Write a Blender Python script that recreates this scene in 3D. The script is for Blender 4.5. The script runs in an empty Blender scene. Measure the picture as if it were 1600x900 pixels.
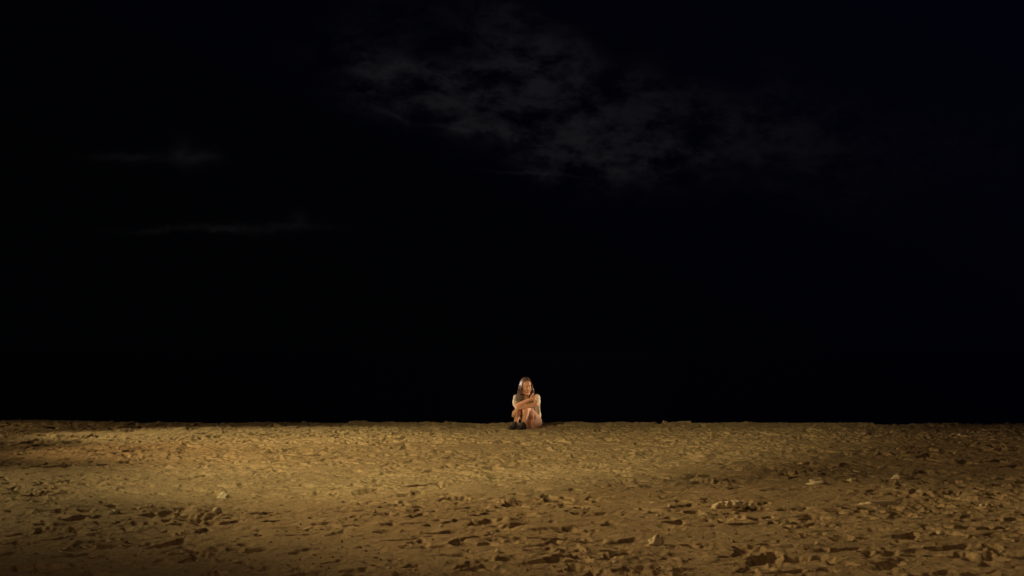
import bpy, bmesh, math, random
import numpy as np
from mathutils import Vector, Matrix, Euler, noise as mnoise
from math import radians as R

SC = bpy.context.scene
COL = SC.collection

# ------------------------------------------------------------------ camera
FPX, HORIZON, CAM_H = 2200.0, 548.0, 1.2          # in pixels of the 1600 wide photograph
cam_d = bpy.data.cameras.new('camera')
cam = bpy.data.objects.new('camera', cam_d); COL.objects.link(cam)
cam_d.sensor_width = 36; cam_d.lens = FPX / 1600 * 36
cam_d.clip_start = 0.1; cam_d.clip_end = 20000
cam.location = (0, 0, CAM_H)
PITCH = math.atan((HORIZON - 450) / FPX)
cam.rotation_euler = (math.pi / 2 + PITCH, 0, 0)
SC.camera = cam

# ------------------------------------------------------------------ world: night sky with faint cloud
W = bpy.data.worlds.new('World'); SC.world = W; W.use_nodes = True
nt = W.node_tree; nt.nodes.clear()
def N(t, **k):
    n = nt.nodes.new(t)
    for a, b in k.items(): setattr(n, a, b)
    return n
def L(a, b): nt.links.new(a, b)
def mth(op, a, b=None, c=None, clamp=False):
    n = N('ShaderNodeMath', operation=op); n.use_clamp = clamp
    for i, v in enumerate((a, b, c)):
        if v is None: continue
        if isinstance(v, (int, float)): n.inputs[i].default_value = v
        else: L(v, n.inputs[i])
    return n.outputs[0]
def skydir(px, py):                               # compass direction of a point of the sky
    v = Vector(((px - 800) / FPX, 1, (450 - py) / FPX))
    v.rotate(Euler((PITCH, 0, 0))); return (v.x / v.y, v.z / v.y)
tc = N('ShaderNodeTexCoord'); sx = N('ShaderNodeSeparateXYZ'); L(tc.outputs['Generated'], sx.inputs[0])
yy = mth('MAXIMUM', sx.outputs[1], 0.05)
ax = mth('DIVIDE', sx.outputs[0], yy); az = mth('DIVIDE', sx.outputs[2], yy)
comb = N('ShaderNodeCombineXYZ'); L(ax, comb.inputs[0]); L(az, comb.inputs[1])
# warp the coordinates so that the cloud masses get ragged outlines
wn = N('ShaderNodeTexNoise'); wn.inputs['Scale'].default_value = 18; wn.inputs['Detail'].default_value = 6
wn.inputs['Roughness'].default_value = 0.62
L(comb.outputs[0], wn.inputs['Vector'])
ws = N('ShaderNodeSeparateColor'); L(wn.outputs['Color'], ws.inputs[0])
wx = mth('ADD', ax, mth('MULTIPLY', mth('SUBTRACT', ws.outputs[0], 0.5), 0.09))
wz = mth('ADD', az, mth('MULTIPLY', mth('SUBTRACT', ws.outputs[1], 0.5), 0.07))
def blob(px, py, rx, ry, tilt, amp, p=1.0, warp=True, X=None, Z=None):
    cx, cz = skydir(px, py); rx /= FPX; ry /= FPX
    X = X or (wx if warp else ax); Z = Z or (wz if warp else az)
    dx = mth('SUBTRACT', X, cx); dz = mth('SUBTRACT', Z, cz)
    c, s = math.cos(R(tilt)), math.sin(R(tilt))
    u = mth('DIVIDE', mth('ADD', mth('MULTIPLY', dx, c), mth('MULTIPLY', dz, s)), rx)
    v = mth('DIVIDE', mth('SUBTRACT', mth('MULTIPLY', dz, c), mth('MULTIPLY', dx, s)), ry)
    d = mth('ADD', mth('POWER', mth('ABSOLUTE', u), 2), mth('POWER', mth('ABSOLUTE', v), 2))
    return mth('MULTIPLY', mth('EXPONENT', mth('MULTIPLY', d, -p)), amp)
masses = [blob(*a) for a in [
    (640, 120, 120, 40, -14, 0.8), (745, 150, 120, 40, -16, 1.1), (855, 200, 110, 52, -22, 1.15),
    (790, 60, 110, 55, -28, 0.65), (930, 130, 130, 42, -14, 0.75), (960, 220, 110, 42, -6, 0.8),
    (1110, 235, 170, 50, -10, 0.55), (1200, 180, 140, 45, -12, 0.4), (870, 262, 90, 14, -4, .4), (590, 60, 80, 50, 60, 0.3), (1470, 230, 140, 50, 0, 0.12)]]
tot = masses[0]
for m_ in masses[1:]: tot = mth('ADD', tot, m_)
cn = N('ShaderNodeTexNoise'); cn.inputs['Scale'].default_value = 34; cn.inputs['Detail'].default_value = 12
cn.inputs['Roughness'].default_value = 0.68; cn.inputs['Distortion'].default_value = 0.15
mp = N('ShaderNodeMapping'); mp.inputs['Scale'].default_value = (0.75, 1.3, 1); mp.inputs['Rotation'].default_value = (0, 0, R(14))
L(comb.outputs[0], mp.inputs[0]); L(mp.outputs[0], cn.inputs['Vector'])
cr = N('ShaderNodeMapRange'); cr.inputs['From Min'].default_value = 0.36; cr.inputs['From Max'].default_value = 0.64
cr.interpolation_type = 'SMOOTHSTEP'
L(cn.outputs['Fac'], cr.inputs['Value'])
cloud = mth('MULTIPLY', mth('MINIMUM', tot, 1.0), cr.outputs[0])
# the two thin streaks low on the left, with the small tuft
wx2 = mth('ADD', ax, mth('MULTIPLY', mth('SUBTRACT', ws.outputs[2], 0.5), 0.03))
wz2 = mth('ADD', az, mth('MULTIPLY', mth('SUBTRACT', ws.outputs[0], 0.5), 0.022))
for a in [(298, 245, 34, 11, -3, 0.5), (282, 230, 12, 22, 8, 0.3), (215, 249, 70, 7, 0, 0.28),
          (250, 361, 70, 4, -2, 0.2), (330, 360, 75, 5, -2, 0.3), (410, 354, 85, 6, 3, 0.4), (470, 340, 14, 14, 0, .2)]:
    cloud = mth('ADD', cloud, mth('MULTIPLY', blob(*a, X=wx2, Z=wz2), mth('ADD', .45, cr.outputs[0])))
# thin brighter lower hems of the cloud bank
for a in [(605, 176, 34, 4, -22, 0.45), (715, 199, 50, 3, -7, 0.42), (835, 272, 60, 3, -3, 0.35)]:
    cloud = mth('ADD', cloud, blob(*a, X=wx2, Z=wz2))
base = N('ShaderNodeMix', data_type='RGBA')
fx = mth('MULTIPLY', mth('ADD', mth('MULTIPLY', ax, 1.1), mth('MULTIPLY', az, 2.4)), 1.0, clamp=True)
L(fx, base.inputs['Factor'])
base.inputs['A'].default_value = (0.00055, 0.00065, 0.00095, 1)
base.inputs['B'].default_value = (0.00050, 0.00060, 0.0030, 1)
cmix = N('ShaderNodeMix', data_type='RGBA', blend_type='ADD'); cmix.inputs['Factor'].default_value = 1
csc = N('ShaderNodeMix', data_type='RGBA'); L(mth('MULTIPLY', cloud, 1.0, clamp=True), csc.inputs['Factor'])
csc.inputs['A'].default_value = (0, 0, 0, 1); csc.inputs['B'].default_value = (0.0066, 0.0063, 0.0066, 1)
L(base.outputs['Result'], cmix.inputs['A']); L(csc.outputs['Result'], cmix.inputs['B'])
bg = N('ShaderNodeBackground'); bg.inputs['Strength'].default_value = 1.0
L(cmix.outputs['Result'], bg.inputs['Color'])
wo = N('ShaderNodeOutputWorld'); L(bg.outputs[0], wo.inputs['Surface'])

# ------------------------------------------------------------------ light: a faint moon, flood lamps of the beach front on the left, added fill and rim lamps
def lamp_sun(elev, azim, strength, col):
    l = bpy.data.lights.new('moon_light', 'SUN'); l.energy = strength; l.angle = R(0.5); l.color = col
    o = bpy.data.objects.new('moon_light', l); COL.objects.link(o)
    d = Vector((math.sin(R(azim)) * math.cos(R(elev)), math.cos(R(azim)) * math.cos(R(elev)), math.sin(R(elev))))
    o.rotation_euler = d.to_track_quat('Z', 'Y').to_euler(); return o
lamp_sun(40, -60, 0.02, (0.8, 0.88, 1.0))
def flood(loc, aim, power, cone, blend, col, rad=0.08):
    l = bpy.data.lights.new('flood_or_fill_light', 'SPOT'); l.energy = power; l.color = col
    l.spot_size = R(cone); l.spot_blend = blend; l.shadow_soft_size = rad
    o = bpy.data.objects.new('flood_or_fill_light', l); COL.objects.link(o); o.location = loc
    o.rotation_euler = (Vector(loc) - Vector(aim)).to_track_quat('Z', 'Y').to_euler(); return o
YEL, AMB = (1.0, 0.81, 0.38), (1.0, 0.69, 0.30)
flood((-18.1, 20.0, 5.1), (-4.1, 16.75, 0), 2150, 69.4, 1.0, AMB)      # row of lamps along the left edge of the beach
flood((-14.65, 15.0, 6.0), (-2.3, 11.6, 0), 3000, 31, .97, YEL)
flood((-6.0, 2.0, 7.5), (-.35, 17.0, 0), 7300, 28.5, .84, YEL)
flood((-9.0, 14.0, 5.2), (5.3, 8.1, 0), 3100, 39.0, .8, AMB)
flood((-12.6, 18.6, 7.0), (-3.7, 19.8, 0), 4000, 27, 1.0, YEL)
flood((-11.0, 16.85, 4.65), (.3, 16.6, 0), 2650, 43.9, .86, AMB)
flood((-3, -7, 7.0), (1.9, 11.0, 0), 1250, 48, 1.0, (1.0, 0.62, 0.29))            # weak fill lamp added behind the camera to lift the dark foreground
flood((4.5, -3, 3.4), (.2, 22.0, .66), 7000, 4.0, 1.0, (1.0, 0.66, 0.40))           # narrow lamp added behind the camera to brighten her face
flood((-18, 28.0, 1.3), (0.10, 22.0, .80), 20000, 4.2, 0.6, (1.0, 0.86, 0.70))    # low rim lamps added behind her on both sides for bright edges
flood((17, 28.5, 1.2), (0.3, 22.0, .62), 22000, 4.0, 0.6, (1.0, 0.84, 0.58))

SC.view_settings.view_transform = 'Standard'; SC.view_settings.look = 'None'
SC.view_settings.exposure = 0; SC.view_settings.gamma = 1
SC.render.engine = 'CYCLES'

# ------------------------------------------------------------------ helpers
def tag(o, label=None, cat=None, group=None, kind=None):
    for k, v in (('label', label), ('category', cat), ('group', group), ('kind', kind)):
        if v: o[k] = v
    return o
def link(name, me, mats=(), parent=None):
    o = bpy.data.objects.new(name, me); COL.objects.link(o)
    for m in mats: me.materials.append(m)
    if parent: o.parent = parent
    return o
def smooth(me, on=True):
    me.polygons.foreach_set('use_smooth', [on] * len(me.polygons)); me.update()

class Mat:
    def __init__(s, name, col, rough=0.8, spec=0.3):
        s.m = bpy.data.materials.new(name); s.m.use_nodes = True; s.t = s.m.node_tree
        s.b = s.t.nodes['Principled BSDF']; s.b.inputs['Base Color'].default_value = (*col, 1)
        s.b.inputs['Roughness'].default_value = rough; s.b.inputs['Specular IOR Level'].default_value = spec
    def n(s, t, **k):
        n = s.t.nodes.new(t)
        for a, b in k.items():
            if a in n.inputs: n.inputs[a].default_value = b
            else: setattr(n, a, b)
        return n
    def l(s, a, b): s.t.links.new(a, b)
    def noise(s, scale, detail=4, rough=0.55, coord='Object', stretch=(1, 1, 1)):
        t = s.n('ShaderNodeTexCoord'); mp = s.n('ShaderNodeMapping'); mp.inputs['Scale'].default_value = stretch
        s.l(t.outputs[coord], mp.inputs[0])
        n = s.n('ShaderNodeTexNoise'); n.inputs['Scale'].default_value = scale
        n.inputs['Detail'].default_value = detail; n.inputs['Roughness'].default_value = rough
        s.l(mp.outputs[0], n.inputs['Vector']); return n.outputs['Fac']
    def ramp(s, fac, stops):
        r = s.n('ShaderNodeValToRGB'); e = r.color_ramp.elements
        while len(e) < len(stops): e.new(0.5)
        for i, (p, c) in enumerate(stops): e[i].position = p; e[i].color = (*c, 1)
        s.l(fac, r.inputs[0]); return r.outputs[0]
    def bump(s, fac, dist, strength=1.0, prev=None):
        b = s.n('ShaderNodeBump'); b.inputs['Distance'].default_value = dist; b.inputs['Strength'].default_value = strength
        s.l(fac, b.inputs['Height'])
        if prev is not None: s.l(prev, b.inputs['Normal'])
        return b.outputs[0]
def mixc(M_, a, b, fac, mode='MULTIPLY'):
    n = M_.n('ShaderNodeMix'); n.data_type = 'RGBA'; n.blend_type = mode
    if isinstance(fac, float): n.inputs['Factor'].default_value = fac
    else: M_.l(fac, n.inputs['Factor'])
    M_.l(a, n.inputs['A']); M_.l(b, n.inputs['B']); return n.outputs['Result']

def sand_mat():
    M_ = Mat('sand', (.4, .3, .2), 0.95, 0.15)
    c1 = M_.ramp(M_.noise(0.55, 5, 0.6), [(0.30, (.375, .276, .162)), (0.50, (.415, .307, .183)), (0.72, (.455, .342, .205))])
    c2 = M_.ramp(M_.noise(7, 6, 0.65), [(0.30, (.86, .83, .8)), (0.5, (1, 1, 1)), (0.7, (1.08, 1.07, 1.05))])
    c3 = M_.ramp(M_.noise(95, 3, 0.7), [(0.32, (.62, .6, .58)), (0.46, (1, 1, 1)), (0.66, (1.15, 1.12, 1.08))])
    c4 = M_.ramp(M_.noise(11, 3, 0.6, stretch=(.8, 1.1, 1)), [(0.66, (1, 1, 1)), (0.72, (.72, .68, .62))])
    M_.l(mixc(M_, mixc(M_, mixc(M_, c1, c2, 1.0), c3, 1.0), c4, 1.0), M_.b.inputs['Base Color'])
    n1 = M_.bump(M_.noise(26, 6, 0.68), 0.020)
    n2 = M_.bump(M_.noise(170, 3, 0.6), 0.004, 1.0, n1)
    M_.l(n2, M_.b.inputs['Normal']); return M_.m
SAND = sand_mat()

# ------------------------------------------------------------------ sand height field (world metres)
rng = np.random.default_rng(11); random.seed(5)
RES = 0.012; X0, X1, Y0, Y1 = -14.0, 14.0, 3.0, 30.0
NX, NY = int((X1 - X0) / RES), int((Y1 - Y0) / RES)
def spectral(beta, lo, hi, sx=1.0, sy=1.0):
    """noise whose wavelengths run from lo to hi metres"""
    f = np.fft.rfft2(rng.standard_normal((NY, NX)).astype(np.float32))
    ky = np.fft.fftfreq(NY, RES)[:, None] * sy; kx = np.fft.rfftfreq(NX, RES)[None, :] * sx
    k = np.sqrt(kx * kx + ky * ky) + 1e-6
    w = k ** (-beta) * np.exp(-(k * lo) ** 2) * (1 - np.exp(-(k * hi) ** 2))
    a = np.fft.irfft2(f * w, s=(NY, NX)).astype(np.float32)
    return a / a.std()
GX = (X0 + (np.arange(NX) + .5) * RES).astype(np.float32); GY = (Y0 + (np.arange(NY) + .5) * RES).astype(np.float32)
H = 0.010 * spectral(1.6, 0.25, 5.0)
rough_zone = np.clip(0.85 + 0.25 * spectral(1.2, 0.8, 4.0), 0.3, 1.25)
def blot(x, y, rx, ry):
    return np.exp(-(((GX[None, :] - x) / rx) ** 2 + ((GY[:, None] - y) / ry) ** 2))
# smoother, less trodden patches right of centre; churned ones at the far side and lower right
for x, y, rx, ry, a in [(2.6, 12.8, 1.4, 1.1, -.5), (0.7, 12.2, .9, .7, -.3), (4.6, 14.5, 1.2, 1.4, -.25), (-2.6, 11.4, 1.5, .8, -.45),
                        (3.5, 10.2, 2.2, .8, .08), (1.2, 8.9, 1.6, .8, .2), (0, 21, 12, 3, .25), (-1.8, 12.6, 1.5, .7, .4)]:
    rough_zone += a * blot(x, y, rx, ry)
rough_zone = np.clip(rough_zone, 0.2, 1.1) * (0.44 + 0.86 * np.clip((GY - 7) / 14, 0, 1) ** 1.1)[:, None].astype(np.float32)   # the far sand near the crest is the most trodden
H += rough_zone * (0.0062 * spectral(1.15, 0.045, 0.4, 1.2, .9) + 0.0022 * spectral(.9, 0.025, 0.15, 1.1, .9))
def stamp(x, y, ang, ln, wd, depth, rim, shape):
    """one footprint pressed into the sand, heel and ball, with a pushed up rim"""
    r = ln * 0.5 + 0.16; n = int(r / RES)
    cx, cy = int((x - X0) / RES), int((y - Y0) / RES)
    if cx - n < 0 or cy - n < 0 or cx + n >= NX or cy + n >= NY: return
    sl = (slice(cy - n, cy + n), slice(cx - n, cx + n))
    dx = GX[sl[1]][None, :] - x; dy = GY[sl[0]][:, None] - y
    ca, sa = math.cos(ang), math.sin(ang)
    u = (dx * ca + dy * sa) / (ln * .5); v = (-dx * sa + dy * ca) / (wd * .5)
    wob = 1 + 0.24 * np.sin(3.1 * np.arctan2(v, u) + shape * 7) + 0.13 * np.sin(7.3 * np.arctan2(v, u) + shape * 13)
    if shape < .55:
        d1 = np.sqrt(((u - .38) / .62) ** 2 + v ** 2); d2 = np.sqrt(((u + .55) / .46) ** 2 + (v / .8) ** 2)
        d = np.minimum(d1, d2) * wob
    else:
        d = np.sqrt(u * u + v * v) * wob
    pit = 1 / (1 + np.exp(np.minimum((d - 1) * (12 if depth > 0 else 6), 50)))
    rm = np.exp(-((d - 1.28) / .24) ** 2) * (0.55 + 0.45 * np.cos(np.arctan2(v, u) + shape * 9))
    z = float(rough_zone[cy, cx])
    h = H[sl]
    H[sl] = h * (1 - .55 * pit) - pit * depth * z + rm * rim * z
DEP = 0.85
def scatter(n, ya, yb, lo=1.0):
    for _ in range(n):
        y = ya + (yb - ya) * random.random(); w = min(13.4, .50 * y + 1.5); x = random.uniform(-w, w)
        zc = rough_zone[int((y - Y0) / RES), int((x - X0) / RES)]
        if random.random() > zc * 1.9: continue
        k = random.random()
        if k < .40:
            stamp(x, y, random.gauss(0, 1) * .9 + random.choice((0, math.pi / 2)), random.uniform(.2, .32), random.uniform(.09, .13),
                  random.uniform(.020, .055) * DEP, random.uniform(.008, .020) * DEP, random.random())
        elif k < .82:
            s = random.choice((.03, .04, .05, .06, .09)) * random.uniform(.8, 1.2)
            stamp(x, y, random.uniform(0, 3.1), s * random.uniform(1, 1.8), s, random.uniform(.035, .095) * DEP, random.uniform(.004, .012) * DEP, random.random())
        else:                                      # a lump thrown up
            s = random.uniform(.06, .2)
            stamp(x, y, random.uniform(0, 3.1), s * 1.6, s, -random.uniform(.008, .026), .0, .9)
scatter(8200, 5.5, 26.5)
H += 0.0010 * rough_zone * spectral(.7, .02, .1)
DISTINCT = [  # the biggest hollows and crests one can pick out, as (x, y, turn, length, width, depth, rim)
    (0.88, 9.35, .2, .34, .13, .07, .04), (1.05, 8.75, .1, .16, .11, .07, .03), (0.30, 9.0, .5, .3, .12, .05, .03),
    (-1.45, 9.1, 0, .12, .08, .05, .02), (-1.22, 9.1, 0, .1, .08, .05, .02), (-1.0, 9.15, 0, .11, .08, .05, .02),
    (3.1, 10.35, 0, .3, .12, .06, .035), (2.3, 10.4, .1, .28, .14, .05, .03), (3.45, 9.1, .3, .3, .14, .06, .04),
    (1.5, 9.7, .3, .5, .12, .045, .04), (2.0, 9.3, 0, .4, .1, .04, .03), (3.0, 9.6, 0, .5, .12, .04, .04)]
for a in DISTINCT: stamp(*a, .3)
for _ in range(20):                                # low ridges of soft sand pushed up in the near right part
    stamp(random.uniform(.2, 4.2), random.uniform(8.3, 11.2), random.gauss(0, .3), random.uniform(.35, .7), random.uniform(.10, .2), -random.uniform(.016, .034), 0, .6 + .4 * random.random())

def crest_y(x): return 23.35 + 0.25 * np.sin(x * .55 + 1.0) + .12 * np.sin(x * 1.7)
def macro(x, y):
    """the large form: nearly level sand that breaks off behind its crest and runs down to the sea"""
    z = 0.045 * np.clip(-x / 9.0, 0, 1.5) * np.clip((y - 8) / 14, 0, 1)
    t = np.maximum(y - crest_y(x), 0)
    z = z - 2.6 * (1 - np.exp(-(t / 9.0) ** 1.15)) - 0.04 * np.minimum(t, 1)
    z = z - .05 * np.exp(-(((x + .52) / .42) ** 2 + ((y - 23.0) / 1.0) ** 2))     # dip in the crest beside the woman
    # trodden level where she sits
    return z
PX, PY = 0.205, 22.0                               # where she sits
flat = np.clip(1.25 * blot(PX, PY - .1, .36, .45), 0, 1); H *= (1 - .92 * flat)
for x_, y_, a_ in ((-.35, 21.2, .9), (-.55, 20.6, 1.1), (-.30, 20.0, 1.0), (-.62, 19.3, 1.2), (-.38, 18.6, 1.0), (.85, 21.7, .2), (.78, 21.2, .4)):
    stamp(x_, y_, a_ + .6, .28, .12, .035, .022, .2)
def height(x, y):
    x = np.asarray(x, dtype=np.float64); y = np.asarray(y, dtype=np.float64)
    fx = np.clip((x - X0) / RES - .5, 0, NX - 2); fy = np.clip((y - Y0) / RES - .5, 0, NY - 2)
    ix = fx.astype(int); iy = fy.astype(int); tx = fx - ix; ty = fy - iy
    h = (H[iy, ix] * (1 - tx) + H[iy, ix + 1] * tx) * (1 - ty) + (H[iy + 1, ix] * (1 - tx) + H[iy + 1, ix + 1] * tx) * ty
    edge = np.clip((X1 - .2 - np.abs(x)) / 1.5, 0, 1) * np.clip((y - 3.2) / 1.0, 0, 1) * np.clip((29.6 - y) / 2.0, 0, 1)
    far = 0.02 * np.sin(x * 1.3 + np.sin(y * .9)) * np.sin(y * 1.1 + 1.3 * np.sin(x * .7))
    return macro(x, y) + h * edge + far * (1 - edge)
def hz(x, y): return float(height(np.array([x]), np.array([y]))[0])

def build_sand():
    nc, nr = 1260, 860
    u = np.linspace(-1, 1, nc)
    grow = np.array([1.06, 1.16, 1.35, 1.8, 2.8, 5, 10, 25, 60])
    u = np.concatenate([-grow[::-1], u, grow])
    ys = 6.6 * (25.2 / 6.6) ** np.linspace(0, 1, nr)
    ys = np.concatenate([[-400, -150, -60, -25, -10, -3, 0, 2, 3.5, 4.7, 5.6, 6.2], ys,
                         [25.4, 25.8, 26.4, 27.2, 28.2, 30, 33, 37, 42, 50, 60]])
    w = np.where(ys < 6.6, 3.3, 0.0) + np.where(ys >= 6.6, 0.42 * ys + .5, 0.0)
    Xg = u[None, :] * w[:, None]; Yg = np.repeat(ys[:, None], len(u), 1)
    Zg = height(Xg, Yg)
    nr_, nc_ = Xg.shape
    v = np.stack([Xg, Yg, Zg], -1).reshape(-1, 3)
    i = np.arange(nr_ * nc_).reshape(nr_, nc_)
    q = np.stack([i[:-1, :-1], i[:-1, 1:], i[1:, 1:], i[1:, :-1]], -1).reshape(-1, 4)
    me = bpy.data.meshes.new('sand')
    me.vertices.add(len(v)); me.vertices.foreach_set('co', v.astype(np.float32).ravel())
    me.loops.add(q.size); me.loops.foreach_set('vertex_index', q.astype(np.int32).ravel())
    me.polygons.add(len(q)); me.polygons.foreach_set('loop_start', np.arange(0, q.size, 4, dtype=np.int32))
    me.polygons.foreach_set('use_smooth', np.ones(len(q), dtype=bool)); me.update(calc_edges=True)
    return tag(link('sand', me, [SAND]), kind='structure')
build_sand()

# sea behind the crest, black at night
def build_sea():
    M_ = Mat('sea_water', (.006, .010, .014), 0.12, 0.5); M_.b.inputs['IOR'].default_value = 1.33
    M_.l(M_.bump(M_.noise(.35, 5, .6, stretch=(.6, 1.6, 1)), .35), M_.b.inputs['Normal'])
    me = bpy.data.meshes.new('sea'); s = 9000
    me.from_pydata([(-s, 44, -2.45), (s, 44, -2.45), (s, s, -2.45), (-s, s, -2.45)], [], [(0, 1, 2, 3)])
    tag(link('sea', me, [M_.m]), kind='structure')
build_sea()

# ------------------------------------------------------------------ solid shapes for the figure
def _unit_ball(seg):
    b = bmesh.new(); bmesh.ops.create_uvsphere(b, u_segments=seg, v_segments=seg // 2 + 2, radius=1)
    v = np.array([tuple(x.co) for x in b.verts]); f = [tuple(x.index for x in q.verts) for q in b.faces]; b.free(); return v, f
def _unit_tube(n=16):
    a = np.arange(n) * 2 * math.pi / n; c, z = np.cos(a), np.zeros(n)
    f = [(k, (k + 1) % n, n + (k + 1) % n, n + k) for k in range(n)] + [tuple(range(n))[::-1], tuple(range(n, 2 * n))]
    return np.cos(a), np.sin(a), f
_BALL = {}; _TUBE = _unit_tube()
WORK = bpy.data.scenes.new('workshop')              # fusing happens in a scene of its own, removed at the end
class Solid:
    """collects closed shapes that a voxel remesh fuses into one surface"""
    def __init__(s): s.V = []; s.F = []; s.n = 0
    def _add(s, v, f):
        s.V.append(v); s.F += [tuple(i + s.n for i in q) for q in f]; s.n += len(v)
    def ball(s, c, r, rot=(0, 0, 0), seg=20):
        r = (r, r, r) if isinstance(r, (int, float)) else r
        if seg not in _BALL: _BALL[seg] = _unit_ball(seg)
        v, f = _BALL[seg]; m = np.array(Euler(rot).to_matrix())
        s._add((v * np.array(r)) @ m.T + np.array(tuple(c)), f)
    def limb(s, pts):
        """tapered limb through (point, radius) pairs as overlapping cone frusta and balls"""
        P = [(Vector(p), r) for p, r in pts]; ca, sa, f = _TUBE
        for (a, ra), (b, rb) in zip(P, P[1:]):
            m = np.array((b - a).to_track_quat('Z', 'Y').to_matrix())
            u, w = m[:, 0], m[:, 1]; ring = ca[:, None] * u + sa[:, None] * w
            s._add(np.concatenate([ring * ra + np.array(tuple(a)), ring * rb + np.array(tuple(b))]), f)
        for p, r in P: s.ball(p, r * .995, seg=16)
    def mesh(s, name):
        me = bpy.data.meshes.new(name); me.from_pydata(np.concatenate(s.V).tolist(), [], s.F); return me
    def fuse(s, name, voxel, mats, parent, smooth_it=4, disp=None, cut=()):
        me = s.mesh(name)
        o = bpy.data.objects.new(name + '_tmp', me); WORK.collection.objects.link(o)
        r = o.modifiers.new('r', 'REMESH'); r.mode = 'VOXEL'; r.voxel_size = voxel
        sm = o.modifiers.new('s', 'SMOOTH'); sm.factor = .5; sm.iterations = smooth_it
        WORK.view_layers[0].update(); dg = WORK.view_layers[0].depsgraph
        out = bpy.data.meshes.new_from_object(o.evaluated_get(dg)); out.name = name
        bpy.data.objects.remove(o)
        if disp:
            no = [v.normal.copy() for v in out.vertices]
            for v, n in zip(out.vertices, no): v.co += n * disp(v.co)
        if cut:
            b = bmesh.new(); b.from_mesh(out)
            for co, no in cut:
                bmesh.ops.bisect_plane(b, geom=b.verts[:] + b.edges[:] + b.faces[:], plane_co=co, plane_no=no, clear_outer=True)
            b.to_mesh(out); b.free()
        out.materials.clear(); smooth(out)
        return link(name, out, mats, parent)

# ------------------------------------------------------------------ the woman
def skin_mat():
    M_ = Mat('skin', (.50, .29, .20), 0.65, 0.22)
    M_.l(M_.ramp(M_.noise(14, 4), [(.3, (.44, .22, .13)), (.7, (.54, .285, .18))]), M_.b.inputs['Base Color'])
    M_.b.inputs['Subsurface Weight'].default_value = .12; M_.b.inputs['Subsurface Radius'].default_value = (.02, .008, .004)
    M_.b.inputs['Subsurface Scale'].default_value = .5
    M_.l(M_.bump(M_.noise(160, 2), .0006), M_.b.inputs['Normal']); return M_.m
def cloth_mat(name, a, b, scale=18):
    M_ = Mat(name, a, .9, .15)
    M_.l(M_.ramp(M_.noise(scale, 5), [(.35, a), (.65, b)]), M_.b.inputs['Base Color'])
    M_.l(M_.bump(M_.noise(60, 4, .6), .004), M_.b.inputs['Normal'])
    M_.b.inputs['Sheen Weight'].default_value = .2; return M_.m
SKIN = skin_mat()
SHIRT = cloth_mat('cream_cotton', (.44, .35, .23), (.56, .46, .31))
TOP = cloth_mat('brown_cotton', (.18, .115, .065), (.24, .16, .095))
SKIRT = cloth_mat('terracotta_cotton', (.30, .14, .09), (.36, .18, .12))
HAIR = Mat('brown_hair', (.05, .022, .012), .42, .6)
HAIR.l(HAIR.ramp(HAIR.noise(60, 3), [(.3, (.060, .026, .014)), (.7, (.15, .072, .038))]), HAIR.b.inputs['Base Color']); HAIR = HAIR.m
SHOE = Mat('dark_suede', (.035, .024, .032), .7, .3)
SHOE.l(SHOE.ramp(SHOE.noise(30, 4), [(.3, (.014, .010, .013)), (.7, (.04, .028, .036))]), SHOE.b.inputs['Base Color']); SHOE = SHOE.m
RUBBER = Mat('black_rubber', (.012, .011, .012), .6).m
LACE = Mat('grey_lace', (.16, .13, .15), .8).m
EYE = Mat('eye_white', (.6, .55, .5), .25, .5).m
IRIS = Mat('dark_iris', (.02, .012, .008), .15, .5).m
LIP = Mat('lip', (.36, .11, .09), .4, .4).m

def hand(S, wrist, direc, palm, side, curls, spread=.16):
    """palm, four fingers of unequal length bent towards the palm side, thumb from the side of the palm"""
    d = Vector(direc).normalized(); n = Vector(palm); n = (n - d * n.dot(d)).normalized(); w = d.cross(n).normalized() * side
    wrist = Vector(wrist)
    m = Matrix((w, d, n)).transposed()
    e = m.to_euler()
    S.ball(wrist + d * .044, (.037, .046, .0135), e); S.ball(wrist + d * .064, (.038, .026, .0125), e)
    S.limb([(wrist, .021), (wrist + d * .03, .021)])
    lens = [.068, .076, .071, .056]
    for i in range(4):
        off = (1.5 - i) * .0195
        p = wrist + d * (.078 - .004 * abs(i - 1.2)) + w * off
        dd = (d + w * (1.5 - i) * spread * .5).normalized(); pts = [(p, .0092)]
        for k, f in enumerate((.45, .31, .24)):
            dd = (dd * math.cos(curls[i][k]) + n * math.sin(curls[i][k])).normalized()
            p = p + dd * lens[i] * f; pts.append((p, .0088 - .0010 * k - (.0006 if i == 3 else 0)))
        S.limb(pts)
    p = wrist + d * .022 + w * .026
    dd = (d * .75 + w * .7 + n * .25).normalized(); pts = [(p, .0135)]
    for f, r in ((.036, .0118), (.028, .0102), (.022, .0086)):
        p = p + dd * f; pts.append((p, r)); dd = (dd + n * .22 + d * .18).normalized()
    S.limb(pts)

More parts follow.
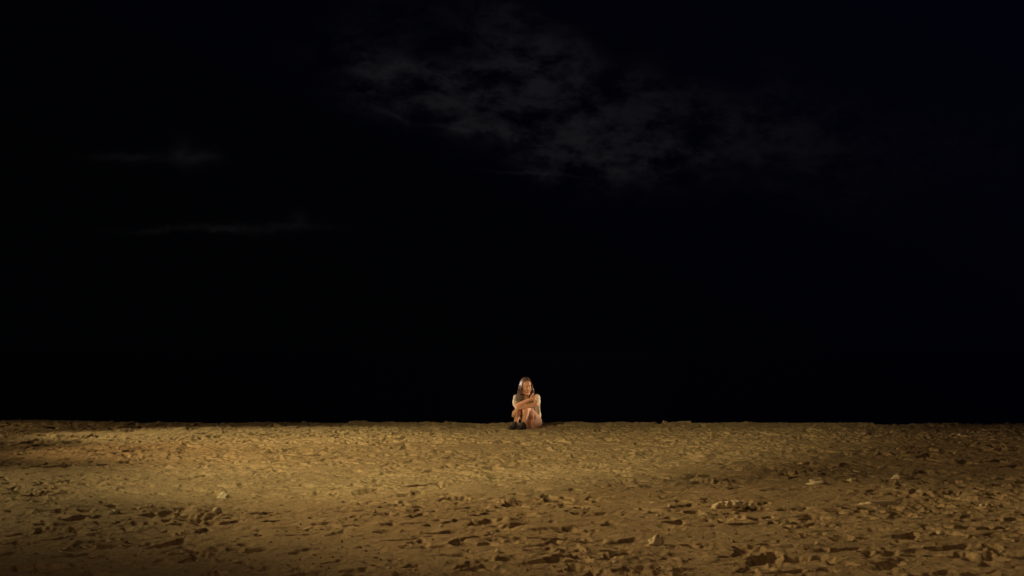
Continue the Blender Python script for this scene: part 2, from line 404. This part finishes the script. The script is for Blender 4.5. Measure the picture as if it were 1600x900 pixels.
def make_woman():
    root = bpy.data.objects.new('person', None); COL.objects.link(root); root.empty_display_size = .3
    tag(root, 'long haired woman sitting on the sand crest with arms folded over her bent knees', 'person')
    S = Solid()
    HC = Vector((.022, -.055, .662)); HR = Euler((R(7), R(-3), R(16)))      # head centre and turn
    hm = HR.to_matrix()
    HS = 1.10
    def hp(x, y, z): return HC + hm @ Vector((x, y, z)) * HS
    def hb(c, r): S.ball(hp(*c), tuple(q * HS for q in r), HR)
    hb((0, .018, .034), (.075, .093, .086)); hb((0, -.028, -.02), (.064, .062, .088)); hb((0, -.045, .045), (.058, .04, .045))
    hb((0, -.052, -.094), (.033, .034, .026)); hb((0, -.03, -.085), (.048, .045, .03))
    for s in (-1, 1):
        hb((s * .036, -.066, -.032), (.023, .020, .024)); hb((s * .028, -.083, .019), (.021, .010, .0065))
        hb((s * .045, -.015, -.07), (.018, .035, .028)); hb((s * .076, .012, -.008), (.009, .020, .030))
        hb((s * .011, -.098, -.032), (.008, .009, .007)); hb((s * .029, -.081, .009), (.015, .008, .003))
    hb((0, -.092, .004), (.0085, .012, .026)); hb((0, -.104, -.026), (.0115, .0125, .0105))
    hb((0, -.089, -.055), (.021, .010, .0055)); hb((0, -.088, -.064), (.018, .010, .006))
    # neck, trunk
    S.limb([(hp(0, .02, -.06), .048), ((.035, .045, .545), .047), ((.04, .07, .50), .062)])
    S.ball((.035, .085, .42), (.135, .085, .11), (R(12), 0, R(-16))); S.ball((.075, .115, .30), (.118, .085, .11), (0, 0, R(-20)))
    S.ball((.12, .13, .15), (.145, .12, .13), (0, 0, R(-25)))
    RS, LS = Vector((-.125, .085, .485)), Vector((.185, .035, .49))
    S.limb([((.03, .08, .505), .05), (RS, .047)]); S.limb([((.05, .075, .505), .05), (LS, .047)])
    # arms: her left one lies across the knees, her right one reaches up to the other shoulder
    LE, LWr = Vector((.175, -.23, .395)), Vector((-.12, -.335, .325))
    S.limb([(LS, .046), (LS.lerp(LE, .5), .041), (LE, .036), (LE.lerp(LWr, .3), .037), (LE.lerp(LWr, .75), .027), (LWr, .022)])
    hand(S, LWr, (-.72, -.05, -.66), (.35, .5, -.6), 1, [(.25, .3, .2), (.2, .35, .25), (.3, .35, .3), (.35, .4, .3)])
    RE, RWr = Vector((-.14, -.16, .36)), Vector((.085, -.245, .47))
    S.limb([(RS, .046), (RS.lerp(RE, .5), .041), (RE, .036), (RE.lerp(RWr, .3), .037), (RE.lerp(RWr, .75), .028), (RWr, .022)])
    hand(S, RWr, (.85, .22, .25), (-.1, 1, -.1), 1, [(.3, .4, .3), (.3, .45, .3), (.35, .45, .35), (.4, .5, .4)])
    # legs, knees up, feet to the left
    LH, LK, LA = Vector((.18, .04, .11)), Vector((.02, -.25, .345)), Vector((-.055, -.44, .085))
    RH, RK, RA = Vector((.06, .16, .11)), Vector((-.105, -.165, .355)), Vector((-.195, -.40, .085))
    LA = Vector((-.03, -.42, .08)); RA = Vector((-.155, -.37, .08))
    for h_, k_, a_ in ((LH, LK, LA), (RH, RK, RA)):
        S.limb([(h_, .092), (h_.lerp(k_, .5), .076), (k_, .056)])
        bk = (h_ - k_).normalized() * .016
        S.limb([(k_, .055), (k_.lerp(a_, .3) + bk, .054), (k_.lerp(a_, .7) + bk * .5, .038), (a_, .031)])
    fd = [Vector((-.50, -.86, 0)).normalized(), Vector((-.55, -.83, 0)).normalized()]
    for a_, f_ in ((LA, fd[0]), (RA, fd[1])):
        S.limb([(a_, .032), (a_ + f_ * .02 + Vector((0, 0, -.045)), .034), (a_ + f_ * .13 + Vector((0, 0, -.055)), .026)])
    S.fuse('body', .0042, [SKIN], root, 3)

    # brown top, and over it an open cream shirt that shows at the outer sides, the back and as a tail on the right
    def fold(c): return .006 * mnoise.noise(Vector((c.x * 16, c.y * 16, c.z * 9))) + .004 * mnoise.noise(Vector((c.x * 40 + 7, c.y * 40, c.z * 18)))
    T = Solid()
    T.ball((.035, .083, .42), (.150, .098, .118), (R(12), 0, R(-16))); T.ball((.085, .115, .30), (.138, .108, .14), (0, 0, R(-20)))
    T.limb([((.03, .085, .50), .056), (RS, .054), (RS.lerp(RE, .58), .054)]); T.limb([((.05, .08, .50), .056), (LS, .053), (LS.lerp(LE, .50), .053)])
    T.fuse('top', .0055, [TOP], root, 5, fold)
    T = Solid()
    o_r, o_l = Vector((-.012, .014, -.002)), Vector((.014, .012, -.004))
    T.ball((.04, .115, .42), (.155, .09, .118), (R(12), 0, R(-16))); T.ball((.10, .145, .30), (.145, .10, .15), (0, 0, R(-20)))
    T.ball((.145, .16, .20), (.122, .11, .16), (0, R(6), R(-20)))
    T.limb([((.03, .11, .50), .05), (RS + o_r, .052), (RS.lerp(RE, .72) + o_r, .053)])
    T.limb([((.05, .10, .50), .05), (LS + o_l, .052), (LS.lerp(LE, .78) + o_l, .056)])
    T.limb([((.20, .09, .40), .048), ((.215, .11, .22), .042), ((.205, .09, .10), .036)])
    T.fuse('shirt', .0055, [SHIRT], root, 5, fold)
    # skirt over hips and thighs down to the sand
    K = Solid()
    K.ball((.12, .12, .12), (.150, .15, .130), (0, 0, R(-25))); K.ball((.115, -.03, .10), (.12, .15, .115), (0, 0, R(-25)))
    for h_, k_, e in ((LH, LK, .74), (RH, RK, .62)):
        K.limb([(h_, .100), (h_.lerp(k_, .4), .092), (h_.lerp(k_, e), .080)])
    K.limb([(LH.lerp(LK, .2) + Vector((0, 0, -.03)), .09), (LH.lerp(LK, .62) + Vector((.01, .03, -.08)), .06)])
    def fold2(c): return .008 * mnoise.noise(Vector((c.x * 22, c.y * 14, c.z * 6))) + .004 * mnoise.noise(Vector((c.x * 50, c.y * 40, c.z * 12)))
    K.fuse('skirt', .0055, [SKIRT], root, 6, fold2)

    # eyes, brows, lips
    def small(name, mat, c, r, par=root):
        b = bmesh.new(); bmesh.ops.create_uvsphere(b, u_segments=12, v_segments=8, radius=1,
            matrix=Matrix.Translation(hp(*c)) @ hm.to_4x4() @ Matrix.Diagonal((*(q * HS for q in r), 1)))
        me = bpy.data.meshes.new(name); b.to_mesh(me); b.free(); smooth(me); return link(name, me, [mat], par)
    for s in (-1, 1):
        e = small('eye', EYE, (s * .029, -.081, .002), (.0125, .0085, .0062))
        small('iris', IRIS, (s * .029 + .002, -.0872, .002), (.0055, .003, .0055), e)
        small('eyebrow', HAIR, (s * .029, -.0925, .0225), (.017, .003, .0030))
    small('lips', LIP, (0, -.0955, -.0595), (.019, .005, .0075))

    # hair: strands parted on top, falling over the shoulders
    V, F = [], []
    def strand(P, r0):
        n = len(P); b0 = len(V)
        for i, p in enumerate(P):
            t = (P[min(i + 1, n - 1)] - P[max(i - 1, 0)]).normalized()
            a = t.orthogonal().normalized(); b = t.cross(a)
            r = r0 * (1 - .75 * (i / (n - 1)) ** 3)
            for k in range(3):
                an = k * 2.094 + i * .2; V.append(p + a * math.cos(an) * r + b * math.sin(an) * r)
        for i in range(n - 1):
            for k in range(3):
                x, y = b0 + i * 3 + k, b0 + i * 3 + (k + 1) % 3; F.append((x, y, y + 3, x + 3))
    rs = random.Random(3)
    for s_i in range(1500):
        side = rs.choice((-1, 1))
        t = rs.random()                                            # along the parting, front to back
        root_y = -.065 + t * .155
        phi = R(78 - 78 * t ** .8 + rs.gauss(0, 6)) if t < .75 else R(rs.uniform(-85, 20))   # azimuth in which it falls (90 = forward)
        out = rs.uniform(.96, 1.05)
        tx, ty = side * math.cos(phi), -math.sin(phi) * .55 + (t - .45) * .9
        l = math.hypot(tx, ty); tx /= l; ty /= l
        if t < .5: tx, ty = side * .93, ty * .45 + .12
        P = []
        cx, cy, cz = 0, .018, .034; a_, b_, c_ = .083 * out, .100 * out, .094 * out
        start = Vector((side * .004, root_y * .9, 0))
        for k in range(7):
            q = k / 6 * R(96)
            hx, hy = start.x + tx * a_ * math.sin(q), start.y * (1 - math.sin(q) * .5) + ty * b_ * math.sin(q) * .8 + cy * math.sin(q)
            rr = min(1, ((hx - cx) / a_) ** 2 + ((hy - cy) / b_) ** 2)
            P.append(hp(hx, hy, cz + c_ * math.sqrt(max(0, 1 - rr)) - (k / 6) ** 3 * .02))
        p = P[-1].copy(); length = rs.uniform(.12, .21) if side < 0 else rs.uniform(.07, .14)
        flare = rs.uniform(.02, .30) * (1 if side > 0 else .75)
        dirn = (hm @ Vector((tx, ty, 0))); dirn.z = 0
        for k in range(7):
            st = length / 7
            p = p + Vector((dirn.x * flare * st, dirn.y * flare * st - (.25 * st if side < 0 else -.1 * st) * (k > 1), -st * .97))
            p += Vector((rs.gauss(0, .0018), rs.gauss(0, .0018), 0))
            # keep off shoulders and chest: slide to the front of the shirt
            if p.z < .56 and p.z > .3:
                for c, r in ((Vector((.035, .085, .42)), (.158, .11, .125)), (RS, (.062, .062, .062)), (LS, (.062, .062, .062))):
                    dv = p - c; q = math.sqrt((dv.x / r[0]) ** 2 + (dv.y / r[1]) ** 2 + (dv.z / r[2]) ** 2)
                    if q < 1: p = c + dv / max(q, .2)
            P.append(p.copy())
        strand(P, rs.uniform(.0016, .0030))
    me = bpy.data.meshes.new('hair'); me.from_pydata([tuple(v) for v in V], [], F); smooth(me)
    hair = link('hair', me, [HAIR], root)

    # shoes: lofted uppers on rubber soles
    for (a_, f_) in ((LA, fd[0]), (RA, fd[1])):
        sd = Vector((-f_.y, f_.x, 0))
        o_ = Vector((a_.x, a_.y, 0)) - f_ * .05
        secs = [(-.015, .026, .055), (.01, .036, .105), (.045, .038, .125), (.085, .038, .115), (.12, .041, .075), (.155, .046, .058),
                (.19, .046, .046), (.215, .036, .034), (.228, .018, .022)]
        def loft(name, prof, mat, par, z0=0):
            vv, ff = [], []; K_ = 14
            for (t, w, h) in prof:
                for k in range(K_):
                    an = 2 * math.pi * k / K_; c, s = math.cos(an), math.sin(an)
                    x = w * math.copysign(abs(c) ** .7, c); z = z0 + h * (.5 + .5 * math.copysign(abs(s) ** .75, s))
                    vv.append(o_ + f_ * t + sd * x * (1 - .25 * max(0, s) * (h > .09)) + Vector((0, 0, z)))
            for i in range(len(prof) - 1):
                for k in range(K_):
                    a, b = i * K_ + k, i * K_ + (k + 1) % K_; ff.append((a, b, b + K_, a + K_))
            ff.append(tuple(range(K_))[::-1]); ff.append(tuple(range((len(prof) - 1) * K_, len(prof) * K_)))
            m_ = bpy.data.meshes.new(name); m_.from_pydata([tuple(v) for v in vv], [], ff); smooth(m_)
            return link(name, m_, [mat], par)
        up = loft('shoe', secs, SHOE, root, .012)
        loft('sole', [(-.022, .02, .018), (-.01, .034, .02), (.05, .038, .021), (.1, .036, .021), (.15, .048, .022), (.2, .048, .022), (.225, .034, .022), (.238, .016, .02)], RUBBER, up)
        S2 = Solid()
        for k in range(5):
            c = o_ + f_ * (.088 + .017 * k) + Vector((0, 0, .128 - .0125 * k)); S2.limb([(c - sd * .022, .003), (c + Vector((0, 0, .004)), .003), (c + sd * .022, .003)])
        m_ = S2.mesh('lace'); link('lace', m_, [LACE], up)
    root.location = (PX - .005, PY, hz(PX, PY) - .016); root.scale = (.96, .98, 1.0)
    return root
make_woman()

# ------------------------------------------------------------------ stones, shells, clods and twigs lying on the sand
STONE = Mat('pale_stone', (.55, .47, .36), .75, .3)
STONE.l(STONE.ramp(STONE.noise(40, 4), [(.3, (.46, .38, .28)), (.7, (.68, .60, .48))]), STONE.b.inputs['Base Color']); STONE = STONE.m
CLOD = Mat('dried_sand', (.55, .45, .28), .95, .1)
CLOD.l(CLOD.ramp(CLOD.noise(22, 5), [(.3, (.52, .43, .29)), (.7, (.70, .60, .42))]), CLOD.b.inputs['Base Color'])
CLOD.l(CLOD.bump(CLOD.noise(60, 4), .008), CLOD.b.inputs['Normal']); CLOD = CLOD.m
WOOD = Mat('dark_driftwood', (.05, .032, .02), .9, .2)
WOOD.l(WOOD.ramp(WOOD.noise(60, 4, stretch=(.2, 1, 1)), [(.3, (.07, .045, .028)), (.7, (.14, .09, .055))]), WOOD.b.inputs['Base Color']); WOOD = WOOD.m
def ground_at(px, py):
    """the point of the sand seen at that place of the photograph"""
    x, z = skydir(px, py); y = CAM_H / max(-z, .01)
    for _ in range(12): y = (CAM_H - hz(x * y, y)) / -z * .6 + y * .4
    return x * y, y
def rock_mesh(name, r, seed, rough=.28, sub=3, mat=STONE):
    b = bmesh.new(); bmesh.ops.create_icosphere(b, subdivisions=sub, radius=1)
    for v in b.verts:
        k = 1 + rough * mnoise.noise(v.co * 1.4 + Vector((seed, 0, 0))) + rough * .5 * mnoise.noise(v.co * 3.3 + Vector((0, seed, 0)))
        v.co = Vector((v.co.x * r[0], v.co.y * r[1], v.co.z * r[2])) * k
    me = bpy.data.meshes.new(name); b.to_mesh(me); b.free(); smooth(me); me.materials.append(mat); return me
def lay(name, me, px, py, label, cat, group, sink=.3, h=.02, rz=0):
    x, y = ground_at(px, py); o = link(name, me, [], None)
    o.location = (x, y, hz(x, y) + h * (1 - sink)); o.rotation_euler = (0, 0, rz)
    return tag(o, label, cat, group)
PEB = [  # px, py, radius, label
    (174, 804, .028, 'pale pebble on dark sand at the left, the lower of two touching'),
    (182, 802, .030, 'pale flat pebble at the left, right one of two touching'),
    (218, 794, .022, 'pale pebble at upper left of a cluster of three on the left'),
    (224, 800, .018, 'small round white pebble, lowest of the cluster of three on the left'),
    (236, 794, .016, 'small pale pebble, rightmost of the cluster of three on the left'),
    (327, 808, .024, 'small pebble just left of a larger pale stone near the dark shadow edge'),
    (339, 806, .042, 'larger pale stone at the lower edge of the bright pool on the left'),
    (285, 866, .015, 'tiny white pebble in the dark corner at the lower left'),
    (769, 837, .018, 'small pale pebble in the dim foreground left of centre'),
    (778, 863, .018, 'small round pebble in the foreground just below centre'),
    (912, 799, .016, 'small white pebble on the smooth sand right of centre'),
    (1047, 795, .022, 'small pale pebble left of the crumbly sand heap'),
    (1278, 851, .018, 'small white pebble in the shaded foreground on the right'),
    (1432, 824, .020, 'small bright pebble below the long pale slab on the right'),
    (1469, 835, .022, 'small bright pebble beside the churned footprints on the far right'),
    (1443, 855, .014, 'tiny pebble in the dim lower right foreground'),
    (608, 891, .018, 'small pebble in the shade at the bottom edge left of centre'),
    (962, 880, .018, 'small pebble at the bottom edge right of centre'),
    (1028, 806, .014, 'tiny pale pebble above the white shell fragment'),
    (689, 823, .014, 'tiny pebble at the lower edge of the lit sand left of centre')]
for i, (px, py, r, lab) in enumerate(PEB):
    me = rock_mesh('pebble', (r, r * .8, r * .6), i * 3.7, .2, 2)
    lay('pebble', me, px, py, lab, 'pebble', 'pale pebbles scattered on the sand', .35, r * .6, i * 1.3)
CL = [
    (1277, 756, (.085, .05, .028), 'pale lozenge shaped clod of dry sand right of centre beside a dark hollow'),
    (1334, 753, (.045, .04, .025), 'small pale sand clod just right of the lozenge shaped clod'),
    (1407, 749, (.07, .05, .028), 'low pale sand clod farthest back on the right side'),
    (1375, 791, (.14, .035, .022), 'long thin bright slab of crusted sand lying on the right'),
    (350, 778, (.045, .035, .035), 'small peaked pale sand clod in the lit sand on the left'),
    (1025, 851, (.045, .035, .04), 'upright pale clod on the edge of a dark footprint in the foreground'),
    (1540, 792, (.04, .03, .02), 'small pale clod at the far right edge')]
for i, (px, py, r, lab) in enumerate(CL):
    lay('sand_clod', rock_mesh('sand_clod', r, 40 + i * 5.1, .75, 3, CLOD), px, py, lab, 'sand clod', 'pale clods of dry sand', .75, r[2] * .9, .12 * (i - 3))
# crumbly heap: many clods pressed together, one thing
hs = Solid(); rr = random.Random(9)
hs.ball((0, 0, -.02), (.11, .05, .035))
for k in range(46):
    q = rr.uniform(.012, .034); px_ = rr.gauss(0, .08); py_ = rr.gauss(0, .035)
    hs.ball((px_, py_, max(0, .035 - abs(px_) * .2 + rr.uniform(-.01, .008))), (q, q * .8, q * .7), (rr.random() * 6, rr.random() * 6, 0), 8)
heap_o = hs.fuse('sand_heap', .006, [CLOD], None, 1); me = heap_o.data; bpy.data.objects.remove(heap_o)
lay('sand_heap', me, 1143, 793, 'crumbly heap of pale sand lumps right of centre', 'sand heap', None, 1, .0)
def twig(px, py, pts, r, lab):
    S_ = Solid(); n = len(pts)
    S_.limb([(p, r * (1 - .5 * i / n)) for i, p in enumerate(pts)])
    me = S_.mesh('twig'); smooth(me); me.materials.append(WOOD)
    lay('twig', me, px, py, lab, 'twig', 'dark twigs on the sand', 1, 0)
twig(662, 759, [(-.14, 0, .0), (-.05, .01, .008), (.05, 0, .004), (.13, .01, .0)], .009, 'dark horizontal twig lying on the lit sand left of centre')
twig(422, 816, [(-.07, 0, .0), (-.02, .02, .008), (.02, .0, .006), (.06, .03, .008)], .006, 'thin dark twig at the lower edge of the bright pool')

# crumbs of sand and grit, beyond counting
def grit(n=3500):
    r2 = np.random.default_rng(4)
    y = 6.9 * (24 / 6.9) ** r2.random(n); x = r2.uniform(-1, 1, n) * (.4 * y + .3)
    s = (.004 + .008 * r2.random(n) ** 3) * np.where(r2.random(n) < .04, 1.6, 1)
    z = height(x, y) + s * .4
    octa = np.array([(1, 0, 0), (0, 1, 0), (-1, 0, 0), (0, -1, 0), (0, 0, .8), (0, 0, -.8)], float)
    a = r2.uniform(0, 6.28, n); ca, sa = np.cos(a), np.sin(a)
    j = 1 + .35 * r2.standard_normal((n, 6, 1)) * .6
    p = octa[None] * j
    vx = (p[..., 0] * ca[:, None] - p[..., 1] * sa[:, None]) * s[:, None] * 1.2 + x[:, None]
    vy = (p[..., 0] * sa[:, None] + p[..., 1] * ca[:, None]) * s[:, None] + y[:, None]
    vz = p[..., 2] * s[:, None] + z[:, None]
    v = np.stack([vx, vy, vz], -1).reshape(-1, 3)
    f = np.array([(0, 1, 4), (1, 2, 4), (2, 3, 4), (3, 0, 4), (1, 0, 5), (2, 1, 5), (3, 2, 5), (0, 3, 5)])
    F_ = (f[None] + (np.arange(n) * 6)[:, None, None]).reshape(-1, 3)
    me = bpy.data.meshes.new('sand_crumbs'); me.from_pydata(v.tolist(), [], F_.tolist())
    tag(link('sand_crumbs', me, [SAND]), 'loose crumbs of sand and grit strewn over the beach', 'sand crumbs', kind='stuff')
grit()

bpy.data.scenes.remove(WORK)
